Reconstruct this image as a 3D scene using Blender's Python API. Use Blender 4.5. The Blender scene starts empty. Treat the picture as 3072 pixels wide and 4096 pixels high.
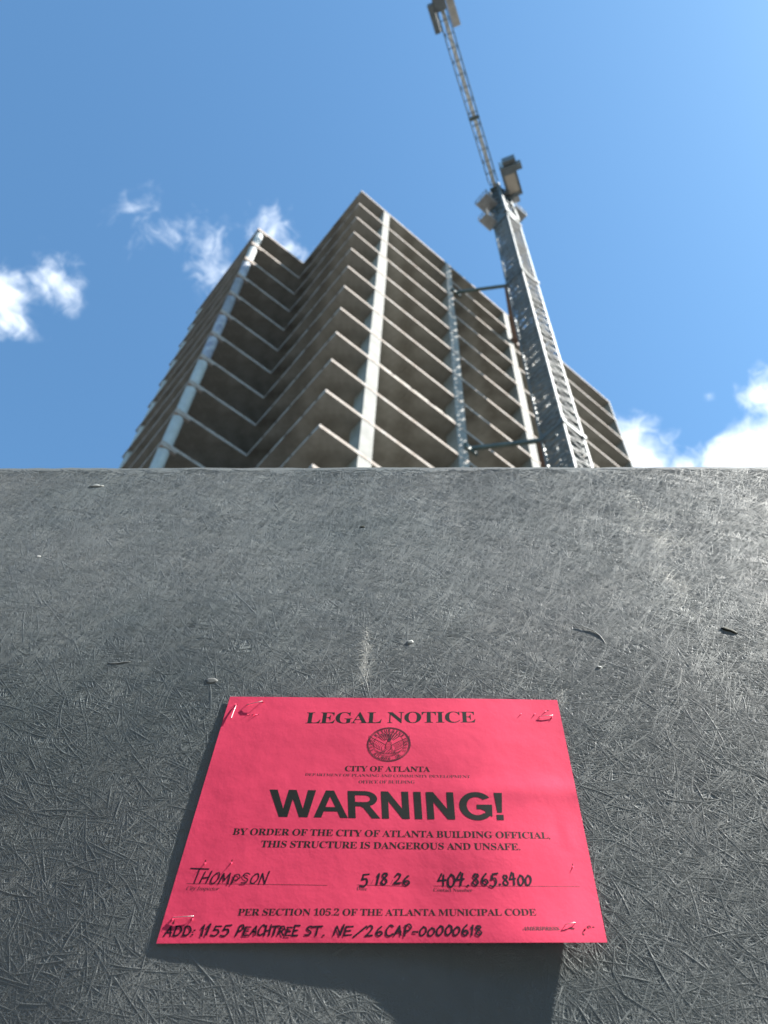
import bpy, bmesh, math, random
import numpy as np
from mathutils import Vector, Matrix

R = math.radians
S = bpy.context.scene
COL = S.collection

# ------------------------------------------------------------------ camera
EYE = 1.6
FOCAL = 3400 / 4096 * 36
cd = bpy.data.cameras.new('camera'); cam = bpy.data.objects.new('camera', cd); COL.objects.link(cam)
cd.sensor_fit = 'VERTICAL'; cd.sensor_height = 36; cd.sensor_width = 27; cd.lens = FOCAL
cd.clip_start = 0.02; cd.clip_end = 6000
pitch, roll = R(53.319), R(2.990)
fw = Vector((0, math.cos(pitch), math.sin(pitch)))
up0 = Vector((0, -math.sin(pitch), math.cos(pitch))); rt0 = Vector((1, 0, 0))
rt = rt0 * math.cos(roll) + up0 * math.sin(roll)
up = -rt0 * math.sin(roll) + up0 * math.cos(roll)
cam.matrix_world = Matrix(((rt.x, up.x, -fw.x, 0), (rt.y, up.y, -fw.y, 0), (rt.z, up.z, -fw.z, EYE), (0, 0, 0, 1)))
cd.dof.use_dof = True; cd.dof.focus_distance = 0.76; cd.dof.aperture_fstop = 10.5
S.camera = cam

# ------------------------------------------------------------------ sun, sky, exposure
SUN_AZ, SUN_EL = R(104.8), R(48.4)      # azimuth clockwise from +Y
sv = Vector((math.sin(SUN_AZ) * math.cos(SUN_EL), math.cos(SUN_AZ) * math.cos(SUN_EL), math.sin(SUN_EL)))
sl = bpy.data.lights.new('sun', 'SUN'); so = bpy.data.objects.new('sun', sl); COL.objects.link(so)
sl.energy = 5.0; sl.angle = R(0.53); sl.color = (1.0, 0.95, 0.87)
so.rotation_euler = sv.to_track_quat('Z', 'Y').to_euler(); so.location = sv * 60

W = bpy.data.worlds.new('World'); S.world = W; W.use_nodes = True
wt = W.node_tree; wt.nodes.clear()
def wn(t, **k):
    n = wt.nodes.new(t)
    for a, b in k.items(): setattr(n, a, b)
    return n
def wl(a, b): wt.links.new(a, b)
wout = wn('ShaderNodeOutputWorld'); wbg = wn('ShaderNodeBackground'); wl(wbg.outputs[0], wout.inputs[0])
sky = wn('ShaderNodeTexSky', sky_type='NISHITA', sun_disc=False)
sky.sun_elevation = SUN_EL; sky.sun_rotation = SUN_AZ
sky.altitude = 300; sky.air_density = 1.0; sky.dust_density = 0.6; sky.ozone_density = 1.0
wbg.inputs['Strength'].default_value = 0.082
geo = wn('ShaderNodeTexCoord')
def wmath(op, a, b=None, c=None, clamp=False):
    n = wn('ShaderNodeMath', operation=op, use_clamp=clamp)
    for i, v in enumerate((a, b, c)):
        if v is None: continue
        if isinstance(v, (int, float)): n.inputs[i].default_value = v
        else: wl(v, n.inputs[i])
    return n.outputs[0]
# cumulus puffs: direction, angular radius, thickness
PUFFS = [((-0.412, 0.362, 0.838), .036, .85), ((-0.409, 0.392, 0.826), .026, .6), ((-0.366, 0.359, 0.860), .032, .46), ((-0.350, 0.368, 0.863), .024, .46),
         ((-0.2455, 0.316, 0.9165), .036, .28), ((-0.2173, 0.3365, 0.9163), .032, .32), ((-0.278, 0.3051, 0.9109), .022, .22),
         ((-0.140, 0.322, 0.937), .032, .50), ((-0.118, 0.340, 0.933), .028, .50), ((-0.2043, 0.3642, 0.9087), .028, .45),
         ((0.270, 0.495, 0.826), .040, .9), ((0.290, 0.510, 0.810), .052, .95), ((0.325, 0.512, 0.795), .034, .7),
         ((0.394, 0.425, 0.815), .032, .85), ((0.417, 0.420, 0.806), .036, 1.0), ((0.405, 0.478, 0.780), .058, 1.1), ((0.372, 0.498, 0.783), .036, 1.0), ((0.347, 0.437, 0.830), .008, .4),
         ((-0.62, 0.55, 0.56), .16, 1.0), ((0.66, 0.55, 0.51), .17, 1.0), ((0.1, 0.86, 0.5), .18, .9), ((-0.2, -0.7, 0.68), .2, .9), ((0.6, -0.6, 0.53), .15, .8)]
wn1 = wn('ShaderNodeTexNoise'); wn1.inputs['Scale'].default_value = 17; wn1.inputs['Detail'].default_value = 9; wn1.inputs['Roughness'].default_value = .5; wn1.inputs['Distortion'].default_value = .9
wl(geo.outputs['Generated'], wn1.inputs['Vector'])
wn2 = wn('ShaderNodeTexNoise'); wn2.inputs['Scale'].default_value = 46; wn2.inputs['Detail'].default_value = 6; wn2.inputs['Roughness'].default_value = .6; wn2.inputs['Distortion'].default_value = 1.4
wl(geo.outputs['Generated'], wn2.inputs['Vector'])
acc = None
for d, r, a in PUFFS:
    dv = Vector(d).normalized()
    n = wn('ShaderNodeVectorMath', operation='DISTANCE'); wl(geo.outputs['Generated'], n.inputs[0]); n.inputs[1].default_value = dv
    m = wmath('MULTIPLY_ADD', n.outputs['Value'], -a / r, a)        # a at the heart, 0 at the rim, negative outside
    acc = m if acc is None else wmath('SMOOTH_MAX', acc, m, .12)
nz = wmath('ADD', wmath('MULTIPLY_ADD', wn1.outputs['Fac'], 2.1, -1.08), wmath('MULTIPLY_ADD', wn2.outputs['Fac'], 1.0, -.5))
dens = wmath('ADD', wmath('MULTIPLY', acc, 1.15), nz)
gate = wn('ShaderNodeMapRange', interpolation_type='SMOOTHSTEP'); wl(acc, gate.inputs['Value']); gate.inputs['From Min'].default_value = -.55; gate.inputs['From Max'].default_value = .25
mask = wn('ShaderNodeMapRange', interpolation_type='SMOOTHSTEP'); wl(dens, mask.inputs['Value']); mask.inputs['From Min'].default_value = -.10; mask.inputs['From Max'].default_value = 1.35
cmask = wmath('MULTIPLY', wmath('MULTIPLY', mask.outputs[0], gate.outputs[0]), .84)
wmix = wn('ShaderNodeMix', data_type='RGBA'); wl(cmask, wmix.inputs['Factor']); 
tint = wn('ShaderNodeMix', data_type='RGBA', blend_type='MULTIPLY'); tint.inputs['Factor'].default_value = 1; wl(sky.outputs[0], tint.inputs[6]); tint.inputs[7].default_value = (.71, 1.04, 1.12, 1)
wl(tint.outputs[2], wmix.inputs[6])
wmix.inputs[7].default_value = (8.2, 8.5, 8.8, 1)
wl(wmix.outputs[2], wbg.inputs['Color'])

S.view_settings.view_transform = 'Standard'; S.view_settings.look = 'None'
S.view_settings.exposure = 1.6; S.view_settings.gamma = 1.0
try: S.view_settings.use_curve_mapping = False
except Exception: pass
S.render.engine = 'CYCLES'
S.cycles.max_bounces = 6; S.cycles.diffuse_bounces = 4; S.cycles.glossy_bounces = 3
S.cycles.sample_clamp_indirect = 6
S.cycles.use_denoising = True

# ------------------------------------------------------------------ helpers
def tag(o, label=None, cat=None, group=None, kind=None):
    for k, v in (('label', label), ('category', cat), ('group', group), ('kind', kind)):
        if v: o[k] = v
    return o
def empty(name, loc=(0, 0, 0), rz=0, parent=None):
    o = bpy.data.objects.new(name, None); COL.objects.link(o); o.location = loc; o.rotation_euler = (0, 0, rz)
    o.empty_display_size = .1
    if parent: o.parent = parent
    return o
def link(name, me, mats=(), parent=None, loc=(0, 0, 0)):
    o = bpy.data.objects.new(name, me); COL.objects.link(o); o.location = loc
    for m in (mats if isinstance(mats, (list, tuple)) else [mats]): me.materials.append(m)
    if parent: o.parent = parent
    return o
def dup(o, parent=None, loc=None):
    c = o.copy(); COL.objects.link(c)
    if parent: c.parent = parent
    if loc is not None: c.location = loc
    return c
class MB:
    """collects verts and faces of ONE mesh"""
    def __init__(s): s.v = []; s.f = []; s.mi = []; s.sm = []
    def add(s, vs, fs, mi=0, sm=False):
        b = len(s.v); s.v += [tuple(v) for v in vs]
        for f in fs: s.f.append(tuple(i + b for i in f)); s.mi.append(mi); s.sm.append(sm)
    def box(s, x0, x1, y0, y1, z0, z1, mi=0):
        s.add([(x0, y0, z0), (x1, y0, z0), (x1, y1, z0), (x0, y1, z0), (x0, y0, z1), (x1, y0, z1), (x1, y1, z1), (x0, y1, z1)],
              [(0, 3, 2, 1), (4, 5, 6, 7), (0, 1, 5, 4), (1, 2, 6, 5), (2, 3, 7, 6), (3, 0, 4, 7)], mi)
    def bar(s, a, b, w, h=None, mi=0, upv=(0, 0, 1)):
        h = h or w; a = Vector(a); b = Vector(b); d = (b - a).normalized()
        u = Vector(upv)
        if abs(d.dot(u)) > .98: u = Vector((1, 0, 0))
        x = d.cross(u).normalized(); y = x.cross(d).normalized()
        q = [(-w / 2, -h / 2), (w / 2, -h / 2), (w / 2, h / 2), (-w / 2, h / 2)]
        s.add([a + x * i + y * j for i, j in q] + [b + x * i + y * j for i, j in q],
              [(3, 2, 1, 0), (4, 5, 6, 7), (0, 1, 5, 4), (1, 2, 6, 5), (2, 3, 7, 6), (3, 0, 4, 7)], mi)
    def tube(s, pts, r, n=8, mi=0, cap=True):
        pts = [Vector(p) for p in pts]; rings = []
        for i, p in enumerate(pts):
            d = (pts[min(i + 1, len(pts) - 1)] - pts[max(i - 1, 0)]).normalized()
            u = Vector((0, 0, 1)) if abs(d.z) < .95 else Vector((1, 0, 0))
            x = d.cross(u).normalized(); y = x.cross(d)
            rr = r[i] if isinstance(r, (list, tuple)) else r
            rings.append([p + (x * math.cos(2 * math.pi * k / n) + y * math.sin(2 * math.pi * k / n)) * rr for k in range(n)])
        vs = [v for g in rings for v in g]; fs = []
        for i in range(len(pts) - 1):
            for k in range(n):
                k2 = (k + 1) % n; fs.append((i * n + k, i * n + k2, i * n + n + k2, i * n + n + k))
        s.add(vs, fs, mi, True)
        if cap:
            s.add(rings[0], [tuple(reversed(range(n)))], mi); s.add(rings[-1], [tuple(range(n))], mi)
    def mesh(s, name):
        me = bpy.data.meshes.new(name); me.from_pydata(s.v, [], s.f)
        me.polygons.foreach_set('material_index', s.mi); me.polygons.foreach_set('use_smooth', s.sm); me.update()
        return me
    def build(s, name, mats, parent=None, loc=(0, 0, 0)): return link(name, s.mesh(name), mats, parent, loc)

# ------------------------------------------------------------------ materials
def mat(name, col, rough=.8, var=.25, scale=3.0, metal=0.0, bump=0.0, bscale=None, col2=None, spec=None, coord='Object', detail=6):
    m = bpy.data.materials.new(name); m.use_nodes = True; nt = m.node_tree; p = nt.nodes['Principled BSDF']
    p.inputs['Roughness'].default_value = rough; p.inputs['Metallic'].default_value = metal
    if spec is not None: p.inputs['Specular IOR Level'].default_value = spec
    tc = nt.nodes.new('ShaderNodeTexCoord')
    n = nt.nodes.new('ShaderNodeTexNoise'); n.inputs['Scale'].default_value = scale; n.inputs['Detail'].default_value = detail; n.inputs['Roughness'].default_value = .62
    nt.links.new(tc.outputs[coord], n.inputs['Vector'])
    r = nt.nodes.new('ShaderNodeValToRGB'); nt.links.new(n.outputs['Fac'], r.inputs['Fac'])
    c2 = col2 or tuple(c * (1 - var) for c in col)
    r.color_ramp.elements[0].color = (*c2, 1); r.color_ramp.elements[0].position = .32
    r.color_ramp.elements[1].color = (*[min(1, c * (1 + var * .4)) for c in col], 1); r.color_ramp.elements[1].position = .68
    nt.links.new(r.outputs[0], p.inputs['Base Color'])
    if bump:
        n2 = nt.nodes.new('ShaderNodeTexNoise'); n2.inputs['Scale'].default_value = bscale or scale * 8; n2.inputs['Detail'].default_value = 5
        nt.links.new(tc.outputs[coord], n2.inputs['Vector'])
        b = nt.nodes.new('ShaderNodeBump'); b.inputs['Strength'].default_value = 1; b.inputs['Distance'].default_value = bump
        nt.links.new(n2.outputs['Fac'], b.inputs['Height']); nt.links.new(b.outputs[0], p.inputs['Normal'])
    return m, nt, p
M = {}
M['ground'] = mat('sandy_site_ground', (.165, .16, .15), .9, .3, .8, bump=.004, bscale=40)[0]
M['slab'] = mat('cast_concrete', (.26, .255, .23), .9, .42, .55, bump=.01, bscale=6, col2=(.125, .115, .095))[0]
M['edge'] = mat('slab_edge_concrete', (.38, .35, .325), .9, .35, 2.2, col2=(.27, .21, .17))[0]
M['pocket'] = mat('dark_pocket', (.03, .03, .03), .95, .2)[0]
M['column'] = mat('pale_column_concrete', (.25, .247, .23), .85, .25, 1.1, bump=.004, bscale=14)[0]
M['white_paint'] = mat('white_column_paint', (.42, .44, .44), .8, .14, 2.0)[0]
M['grey_paint'] = mat('grey_violet_column_paint', (.25, .26, .29), .8, .3, 1.6)[0]
M['tagged'] = mat('spray_marked_column_paint', (.38, .40, .43), .8, .4, 1.6, col2=(.17, .18, .25))[0]
M['core'] = mat('unseen_core_concrete', (.22, .21, .2), .9, .3, .6)[0]
M['steel'] = mat('galvanised_steel', (.21, .225, .23), .6, .25, 1.2, metal=.1)[0]
M['lacing_front'] = mat('mid_grey_steel_lacing', (.16, .175, .18), .5, .3, 1.2, metal=.3)[0]
M['lacing'] = mat('grey_steel_lacing', (.18, .20, .205), .5, .3, 1.2, metal=.3)[0]
M['steel_dark'] = mat('weathered_dark_steel', (.13, .155, .165), .6, .35, 1.4, metal=.2)[0]
M['tie'] = mat('green_grey_tie_paint', (.07, .10, .09), .6, .3, 1.0)[0]
M['rust'] = mat('brown_tie_paint', (.13, .08, .06), .7, .3, 1.0)[0]
M['grating'] = mat('deck_grating', (.32, .33, .33), .8, .3, 3.0)[0]
M['deck'] = mat('pale_walkway_deck', (.72, .74, .73), .8, .2, 2.0)[0]
M['ballast'] = mat('ballast_concrete', (.48, .47, .44), .9, .3, 1.5)[0]
M['cab'] = mat('beige_cab_paint', (.42, .37, .30), .5, .15, 1.0)[0]
M['glass'] = mat('cab_glass', (.35, .45, .50), .08, .1, 1.0)[0]
M['timber'] = mat('weathered_timber', (.50, .47, .41), .85, .35, 5)[0]
M['wire'] = mat('staple_wire', (.50, .50, .50), .45, .2, 300, metal=.6)[0]
M['toner'] = mat('black_toner', (.016, .022, .020), .7, .4, 900, spec=.3)[0]
M['toner_light'] = mat('thin_toner', (.16, .035, .055), .6, .3, 900)[0]
M['toner_mid'] = mat('grey_toner', (.07, .035, .045), .6, .3, 900)[0]
M['marker'] = mat('black_marker', (.012, .010, .022), .45, .3, 300)[0]
M['chip'] = mat('pale_chip', (.42, .44, .43), .6, .2, 200)[0]
M['blob'] = mat('paint_lump', (.20, .21, .205), .5, .3, 100)[0]
M['bark'] = mat('dark_leaf_scrap', (.045, .05, .035), .8, .4, 200)[0]
M['lumber'] = mat('fence_lumber', (.40, .30, .2), .85, .3, 8)[0]

# pink notice paper
pm, nt, p = mat('pink_notice_paper', (.98, .072, .170), .75, .05, 30, spec=.25)
n2 = nt.nodes.new('ShaderNodeTexNoise'); n2.inputs['Scale'].default_value = 520; n2.inputs['Detail'].default_value = 4
n3 = nt.nodes.new('ShaderNodeTexNoise'); n3.inputs['Scale'].default_value = 34; n3.inputs['Detail'].default_value = 3
tc = nt.nodes['Texture Coordinate']; nt.links.new(tc.outputs['Object'], n2.inputs['Vector']); nt.links.new(tc.outputs['Object'], n3.inputs['Vector'])
b1 = nt.nodes.new('ShaderNodeBump'); b1.inputs['Distance'].default_value = .00006; nt.links.new(n2.outputs['Fac'], b1.inputs['Height'])
b2 = nt.nodes.new('ShaderNodeBump'); b2.inputs['Distance'].default_value = .0005; nt.links.new(n3.outputs['Fac'], b2.inputs['Height']); nt.links.new(b1.outputs[0], b2.inputs['Normal'])
nt.links.new(b2.outputs[0], p.inputs['Normal'])
M['paper'] = pm

# grey fence coating; the 'wear' attribute marks rubbed, chalky places
bm_, nt, p = mat('grey_strand_coating', (.225, .240, .242), .60, .2, 4.0, spec=.45, col2=(.180, .212, .218))
at = nt.nodes.new('ShaderNodeAttribute'); at.attribute_name = 'wear'
mx = nt.nodes.new('ShaderNodeMix'); mx.data_type = 'RGBA'
nt.links.new(at.outputs['Fac'], mx.inputs['Factor'])
ramp = [n for n in nt.nodes if n.type == 'VALTORGB'][0]
nt.links.new(ramp.outputs[0], mx.inputs[6]); mx.inputs[7].default_value = (.80, .78, .72, 1)
nt.links.new(mx.outputs[2], p.inputs['Base Color'])
tc = nt.nodes['Texture Coordinate']
n2 = nt.nodes.new('ShaderNodeTexNoise'); n2.inputs['Scale'].default_value = 900; n2.inputs['Detail'].default_value = 4; nt.links.new(tc.outputs['Object'], n2.inputs['Vector'])
b1 = nt.nodes.new('ShaderNodeBump'); b1.inputs['Distance'].default_value = .00010; nt.links.new(n2.outputs['Fac'], b1.inputs['Height'])
nt.links.new(b1.outputs[0], p.inputs['Normal'])
p.inputs['Coat Weight'].default_value = .14; p.inputs['Coat Roughness'].default_value = .45; p.inputs['Coat IOR'].default_value = 1.6; p.inputs['IOR'].default_value = 1.6
M['board'] = bm_

# ------------------------------------------------------------------ ground
g = MB(); g.box(-1500, 1500, -1500, 1500, -.3, 0)
tag(g.build('ground', M['ground']), kind='structure')

g = MB(); g.add([(-1500, -1500, .004), (1500, -1500, .004), (1500, .48, .004), (-1500, .48, .004)], [(0, 1, 2, 3)])
tag(g.build('road', mat('dark_asphalt', (.055, .055, .053), .9, .3, .8, bump=.004, bscale=40)[0]), kind='structure')

# ------------------------------------------------------------------ fence panels (board frame: x along the board, y into it, z up)
BD = 0.56
BOARD_RZ = math.atan2(-.06414415, .99794064)
BOARD0 = Vector((BD * .06414415, BD * .99794064, 0))
TOP = EYE + .8409 + .0460
def warp(u, z):
    """bowing of the sheets: the upper part leans back, the lower left rolls forward, shallow waves (z from eye height)"""
    u = np.asarray(u, float); z = np.asarray(z, float)
    y = .090 * .045 * np.log1p(np.exp((z - .555) / .045))
    y = y + .040 * .05 * np.log1p(np.exp(np.clip(-(z - .46) / .05, -30, 30))) / (1 + np.exp((u + .235) / .025)) * (z > -1)
    return y + .0007 * np.sin(8 * u + 1.2) * np.sin(10 * z + .5) + .0004 * np.sin(19 * u + 3 * z) * np.sin(7 * z + 15 * u)
PX0, PX1 = -.68, .54
rng = np.random.default_rng(11)
def strands(zlo, zhi, n, lmean):
    """raised glass-strand ridges: returns verts (n*K*3), quads, wear"""
    K = 5
    cx = rng.uniform(PX0 + .01, PX1 - .01, n); cz = rng.uniform(zlo, zhi, n)
    th = rng.uniform(0, math.pi, n)
    # bundles: a fraction of strands run side by side
    nb = int(n * .34); par = rng.integers(0, n - nb, nb) + nb
    th[:nb] = th[par] + rng.normal(0, .07, nb)
    off = rng.normal(0, .0035, nb); al = rng.normal(0, .012, nb)
    cx[:nb] = cx[par] + np.cos(th[:nb]) * al - np.sin(th[:nb]) * off
    cz[:nb] = cz[par] + np.sin(th[:nb]) * al + np.cos(th[:nb]) * off
    ln = np.clip(rng.lognormal(math.log(lmean), .34, n), .012, .11)
    wd = np.clip(rng.lognormal(math.log(.00040), .22, n), .0003, .0016)      # half width
    ht = wd * rng.uniform(.28, .50, n) * (1 - .42 / (1 + np.exp(-(cz - EYE - .52) / .05)))   # thicker paint film towards the top
    bend = rng.normal(0, .16, n) + np.where(rng.random(n) < .08, rng.normal(0, .8, n), 0)
    s = np.linspace(-.5, .5, K)
    ang = th[:, None] + bend[:, None] * (s[None] * 2)
    dx = np.cos(ang) * ln[:, None] / (K - 1); dz = np.sin(ang) * ln[:, None] / (K - 1)
    px = np.cumsum(dx, 1) - dx.sum(1)[:, None] / 2 + cx[:, None]
    pz = np.cumsum(dz, 1) - dz.sum(1)[:, None] / 2 + cz[:, None]
    taper = (1 - np.abs(s * 2) ** 4)[None] * .85 + .15
    base = rng.uniform(.00001, .00009, n)
    w = wd[:, None] * (.6 + .4 * taper)
    nx = -np.sin(ang); nzv = np.cos(ang)
    V = np.empty((n, K, 3, 3))
    for j, sg in enumerate((-1, 0, 1)):
        V[:, :, j, 0] = px + sg * nx * w; V[:, :, j, 2] = pz + sg * nzv * w
        V[:, :, j, 1] = -(base[:, None] + ht[:, None] * taper) if sg == 0 else .0001 - base[:, None] * .6
    keep = (px.min(1) > PX0 + .002) & (px.max(1) < PX1 - .002) & (pz.max(1) < TOP - .0035)
    V = V[keep]; n = len(V)
    idx = np.arange(n * K * 3).reshape(n, K, 3)
    q = np.concatenate([np.stack([idx[:, :-1, j], idx[:, 1:, j], idx[:, 1:, j + 1], idx[:, :-1, j + 1]], -1).reshape(-1, 4) for j in (0, 1)])
    return V.reshape(-1, 3), q
va, qa = strands(1.72, TOP, 105000, .032)
vb, qb = strands(.03, 1.72, 22000, .045)
# backing sheet, 12 mm thick, with a fine front grid so that it can sag a little
gx = np.linspace(PX0, PX1, 62); gz = np.linspace(.02, TOP, 122)
GX, GZ = np.meshgrid(gx, gz, indexing='ij')
GY = .0001 + .0006 * np.sin(GX * 5.1 + 1) * np.sin(GZ * 3.3) * 0
GZ[:, -1] += np.clip(rng.normal(-.0003, .0006, len(gx)), -.002, .0006)
fv = np.stack([GX, GY, GZ], -1).reshape(-1, 3); nxg, nzg = GX.shape
ii = np.arange(nxg * nzg).reshape(nxg, nzg)
fq = np.stack([ii[:-1, :-1], ii[1:, :-1], ii[1:, 1:], ii[:-1, 1:]], -1).reshape(-1, 4)
bv = np.array([(PX0, .0003, .02), (PX1, .0003, .02), (PX1, .012, .02), (PX0, .012, .02), (PX0, .0003, TOP - .003), (PX1, .0003, TOP - .003), (PX1, .012, TOP - .003), (PX0, .012, TOP - .003)])
bq = np.array([(0, 3, 2, 1), (4, 5, 6, 7), (1, 2, 6, 5), (2, 3, 7, 6), (3, 0, 4, 7)])
allv = np.concatenate([fv, va, vb, bv]); o1 = len(fv); o2 = o1 + len(va); o3 = o2 + len(vb)
allq = np.concatenate([fq, qa[:, ::-1] + o1, qb[:, ::-1] + o2, bq + o3])
me = bpy.data.meshes.new('fence_panel')
me.vertices.add(len(allv)); me.vertices.foreach_set('co', allv.astype(np.float32).ravel())
me.loops.add(allq.size); me.loops.foreach_set('vertex_index', allq.astype(np.int32).ravel())
me.polygons.add(len(allq)); me.polygons.foreach_set('loop_start', np.arange(0, allq.size, 4, dtype=np.int32))
sm = np.ones(len(allq), bool); sm[-5:] = False; me.polygons.foreach_set('use_smooth', sm)
# wear: chalky scuffs
u, z = allv[:, 0], allv[:, 2] - EYE
def seg_d(a, b):
    a = np.array(a); b = np.array(b); d = b - a; t = np.clip(((u - a[0]) * d[0] + (z - a[1]) * d[1]) / (d @ d), 0, 1)
    return np.hypot(u - a[0] - t * d[0], z - a[1] - t * d[1])
nzv = rng.random(len(allv))
wear = np.zeros(len(allv))
for a, b, r, k in (((-.0466, .572), (-.0455, .505), .0028, 1.0), ((-.064, .503), (-.0645, .49), .0015, .7), ((.250, .815), (.247, .755), .014, .7), ((.240, .752), (.280, .722), .013, 1.0), ((.255, .785), (.275, .765), .012, .6),
                   ((.265, .722), (.262, .70), .014, .7), ((.256, .662), (.262, .60), .011, .7), ((.245, .67), (.262, .645), .011, .8), ((.30, .78), (.34, .74), .02, .22), ((.127, .50), (.118, .478), .0012, .9), ((.33, .60), (.42, .55), .02, .15)):
    d = seg_d(a, b)
    patch = np.sin(u * 410 + 2.4 * np.sin(z * 233 + u * 90)) * np.sin(z * 377 + 2.1 * np.sin(u * 251)) if r > .004 else 1
    wear = np.maximum(wear, k * (.75 if r > .004 else 1) * np.clip(1.4 - d / r, 0, 1) * (nzv > .25) * np.clip(.35 + 1.1 * patch, 0, 1))
wear *= (allv[:, 1] < .0001)
allv[:, 1] += np.where(allv[:, 1] < .011, warp(u, np.maximum(z, -.3)), warp(u, np.maximum(z, -.3)))
me.vertices.foreach_set('co', allv.astype(np.float32).ravel())
at_ = me.attributes.new('wear', 'FLOAT', 'POINT'); at_.data.foreach_set('value', wear.astype(np.float32))
me.update(calc_edges=True); me.validate()
fence = link('fence_panel', me, [M['board']]); fence.location = BOARD0; fence.rotation_euler = (0, 0, BOARD_RZ)
tag(fence, 'dark grey fence panel with raised strand texture carrying the pink legal notice', 'fence panel', 'grey panels of the site fence')
bx = Vector((math.cos(BOARD_RZ), math.sin(BOARD_RZ), 0)); by = Vector((-math.sin(BOARD_RZ), math.cos(BOARD_RZ), 0))
def on_board(u, z, y=0): return BOARD0 + bx * u + by * (y + (float(warp(u, z)) if z > .44 else 0)) + Vector((0, 0, z + EYE))
for k, w_ in ((-1, 'left'), (1, 'right')):
    c = fence.copy(); COL.objects.link(c); c.location = BOARD0 + bx * (1.2225 * k)
    c['label'] = 'dark grey fence panel without a notice, next panel to the %s of the notice panel' % w_

# ------------------------------------------------------------------ the pink notice
PW, PH = 279.4, 212.0
C_TL, C_TR, C_BR, C_BL = (np.array(c) for c in ((-.16025, .4876), (.11917, .48729), (.12465, .2821), (-.17186, .27583)))
def interp(x, xs, ys): return np.interp(x, xs, ys)
def smooth_interp(x, xs, ys):
    k = np.linspace(-.05, .05, 9)
    return sum(np.interp(np.clip(x + d, 0, 1), xs, ys) for d in k) / 9
gB = ([0, .06, .105, .176, .236, .28, .41, .54, .61, .65, .80, .90, 1.0], [1.0, 1.45, 1.9, 2.1, 2.5, 2.9, 3.7, 4.2, 5.0, 6.0, 8.6, 8.2, 6.3])
gT = ([0, .2, .45, .7, .9, 1.0], [1.0, 2.6, 4.2, 3.0, 1.2, .8])
gL = ([0, .3, .6, .9, 1.0], [1.0, 1.2, 1.2, 1.0, 1.0])
gR = ([0, .2, .42, .6, .85, 1.0], [.8, 1.1, 1.3, 2.2, 4.1, 6.3])
def gap_mm(s, t):
    s = np.asarray(s, float); t = np.asarray(t, float)
    B, T_, L_, R_ = (smooth_interp(s, *gB), smooth_interp(s, *gT), smooth_interp(t, *gL), smooth_interp(t, *gR))
    c = 1.24 * ((1 - t) * T_ + t * B + (1 - s) * L_ + s * R_ - ((1 - s) * (1 - t) * 1.0 + s * (1 - t) * .8 + (1 - s) * t * 1.0 + s * t * 6.3))
    c = c + .8 * np.sin(math.pi * s) * np.sin(math.pi * t) + .8 * np.exp(-((t - .44) / .05) ** 2) * np.clip(s - .45, 0, 1) * 2 * (s < 1.01)
    c = c + .24 * np.sin(9 * s + 4 * t) * np.sin(math.pi * t) + .10 * np.sin(17 * t - 6 * s + 1) * np.sin(math.pi * s) + .06 * np.sin(31 * s + 13 * t)
    c = c + .35 * np.exp(-(((s - .955) / .02) ** 2 + ((t - .62) / .05) ** 2)) - .3 * np.exp(-(((s - .935) / .02) ** 2 + ((t - .6) / .05) ** 2))
    return np.maximum(c, .55)
NZ = EYE + .385
def paper(xmm, ymm, lift=0.0):
    s = np.asarray(xmm, float) / PW; t = np.asarray(ymm, float) / PH
    gp = gap_mm(s, t) / 1000 + lift
    P = [(C_TL[i] * (1 - s) + C_TR[i] * s) * (1 - t) + (C_BL[i] * (1 - s) + C_BR[i] * s) * t for i in (0, 1)]
    k = (BD - gp) / BD
    return np.stack([P[0] * k, -gp + warp(P[0] * k, P[1] * k), P[1] * k + EYE - NZ], -1)
notice = empty('legal_notice', BOARD0 + Vector((0, 0, NZ)), BOARD_RZ)
tag(notice, 'bright pink printed warning notice stapled to the dark grey fence panel', 'notice')
NXP, NYP = 150, 114
sx, sy = np.meshgrid(np.linspace(0, PW, NXP), np.linspace(0, PH, NYP), indexing='ij')
pv = paper(sx, sy).reshape(-1, 3); ii = np.arange(NXP * NYP).reshape(NXP, NYP)
pq = np.stack([ii[:-1, :-1], ii[:-1, 1:], ii[1:, 1:], ii[1:, :-1]], -1).reshape(-1, 4)
pv2 = pv + np.array([0, .00012, 0]); nP = len(pv)
bq_ = (pq[:, ::-1] + nP)
loop = list(ii[:, 0]) + list(ii[-1, 1:]) + list(ii[-2::-1, -1]) + list(ii[0, -2:0:-1])
rim = np.concatenate([pv[loop], pv2[loop]]); nl = len(loop)
rq = [(2 * nP + k, 2 * nP + (k + 1) % nl, 2 * nP + nl + (k + 1) % nl, 2 * nP + nl + k) for k in range(nl)]
me = bpy.data.meshes.new('sheet'); me.from_pydata(np.concatenate([pv, pv2, rim]).tolist(), [], pq.tolist() + bq_.tolist() + rq)
me.polygons.foreach_set('use_smooth', [True] * (2 * len(pq)) + [False] * nl); me.update()
sheet = link('sheet', me, [M['paper']], notice)

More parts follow.
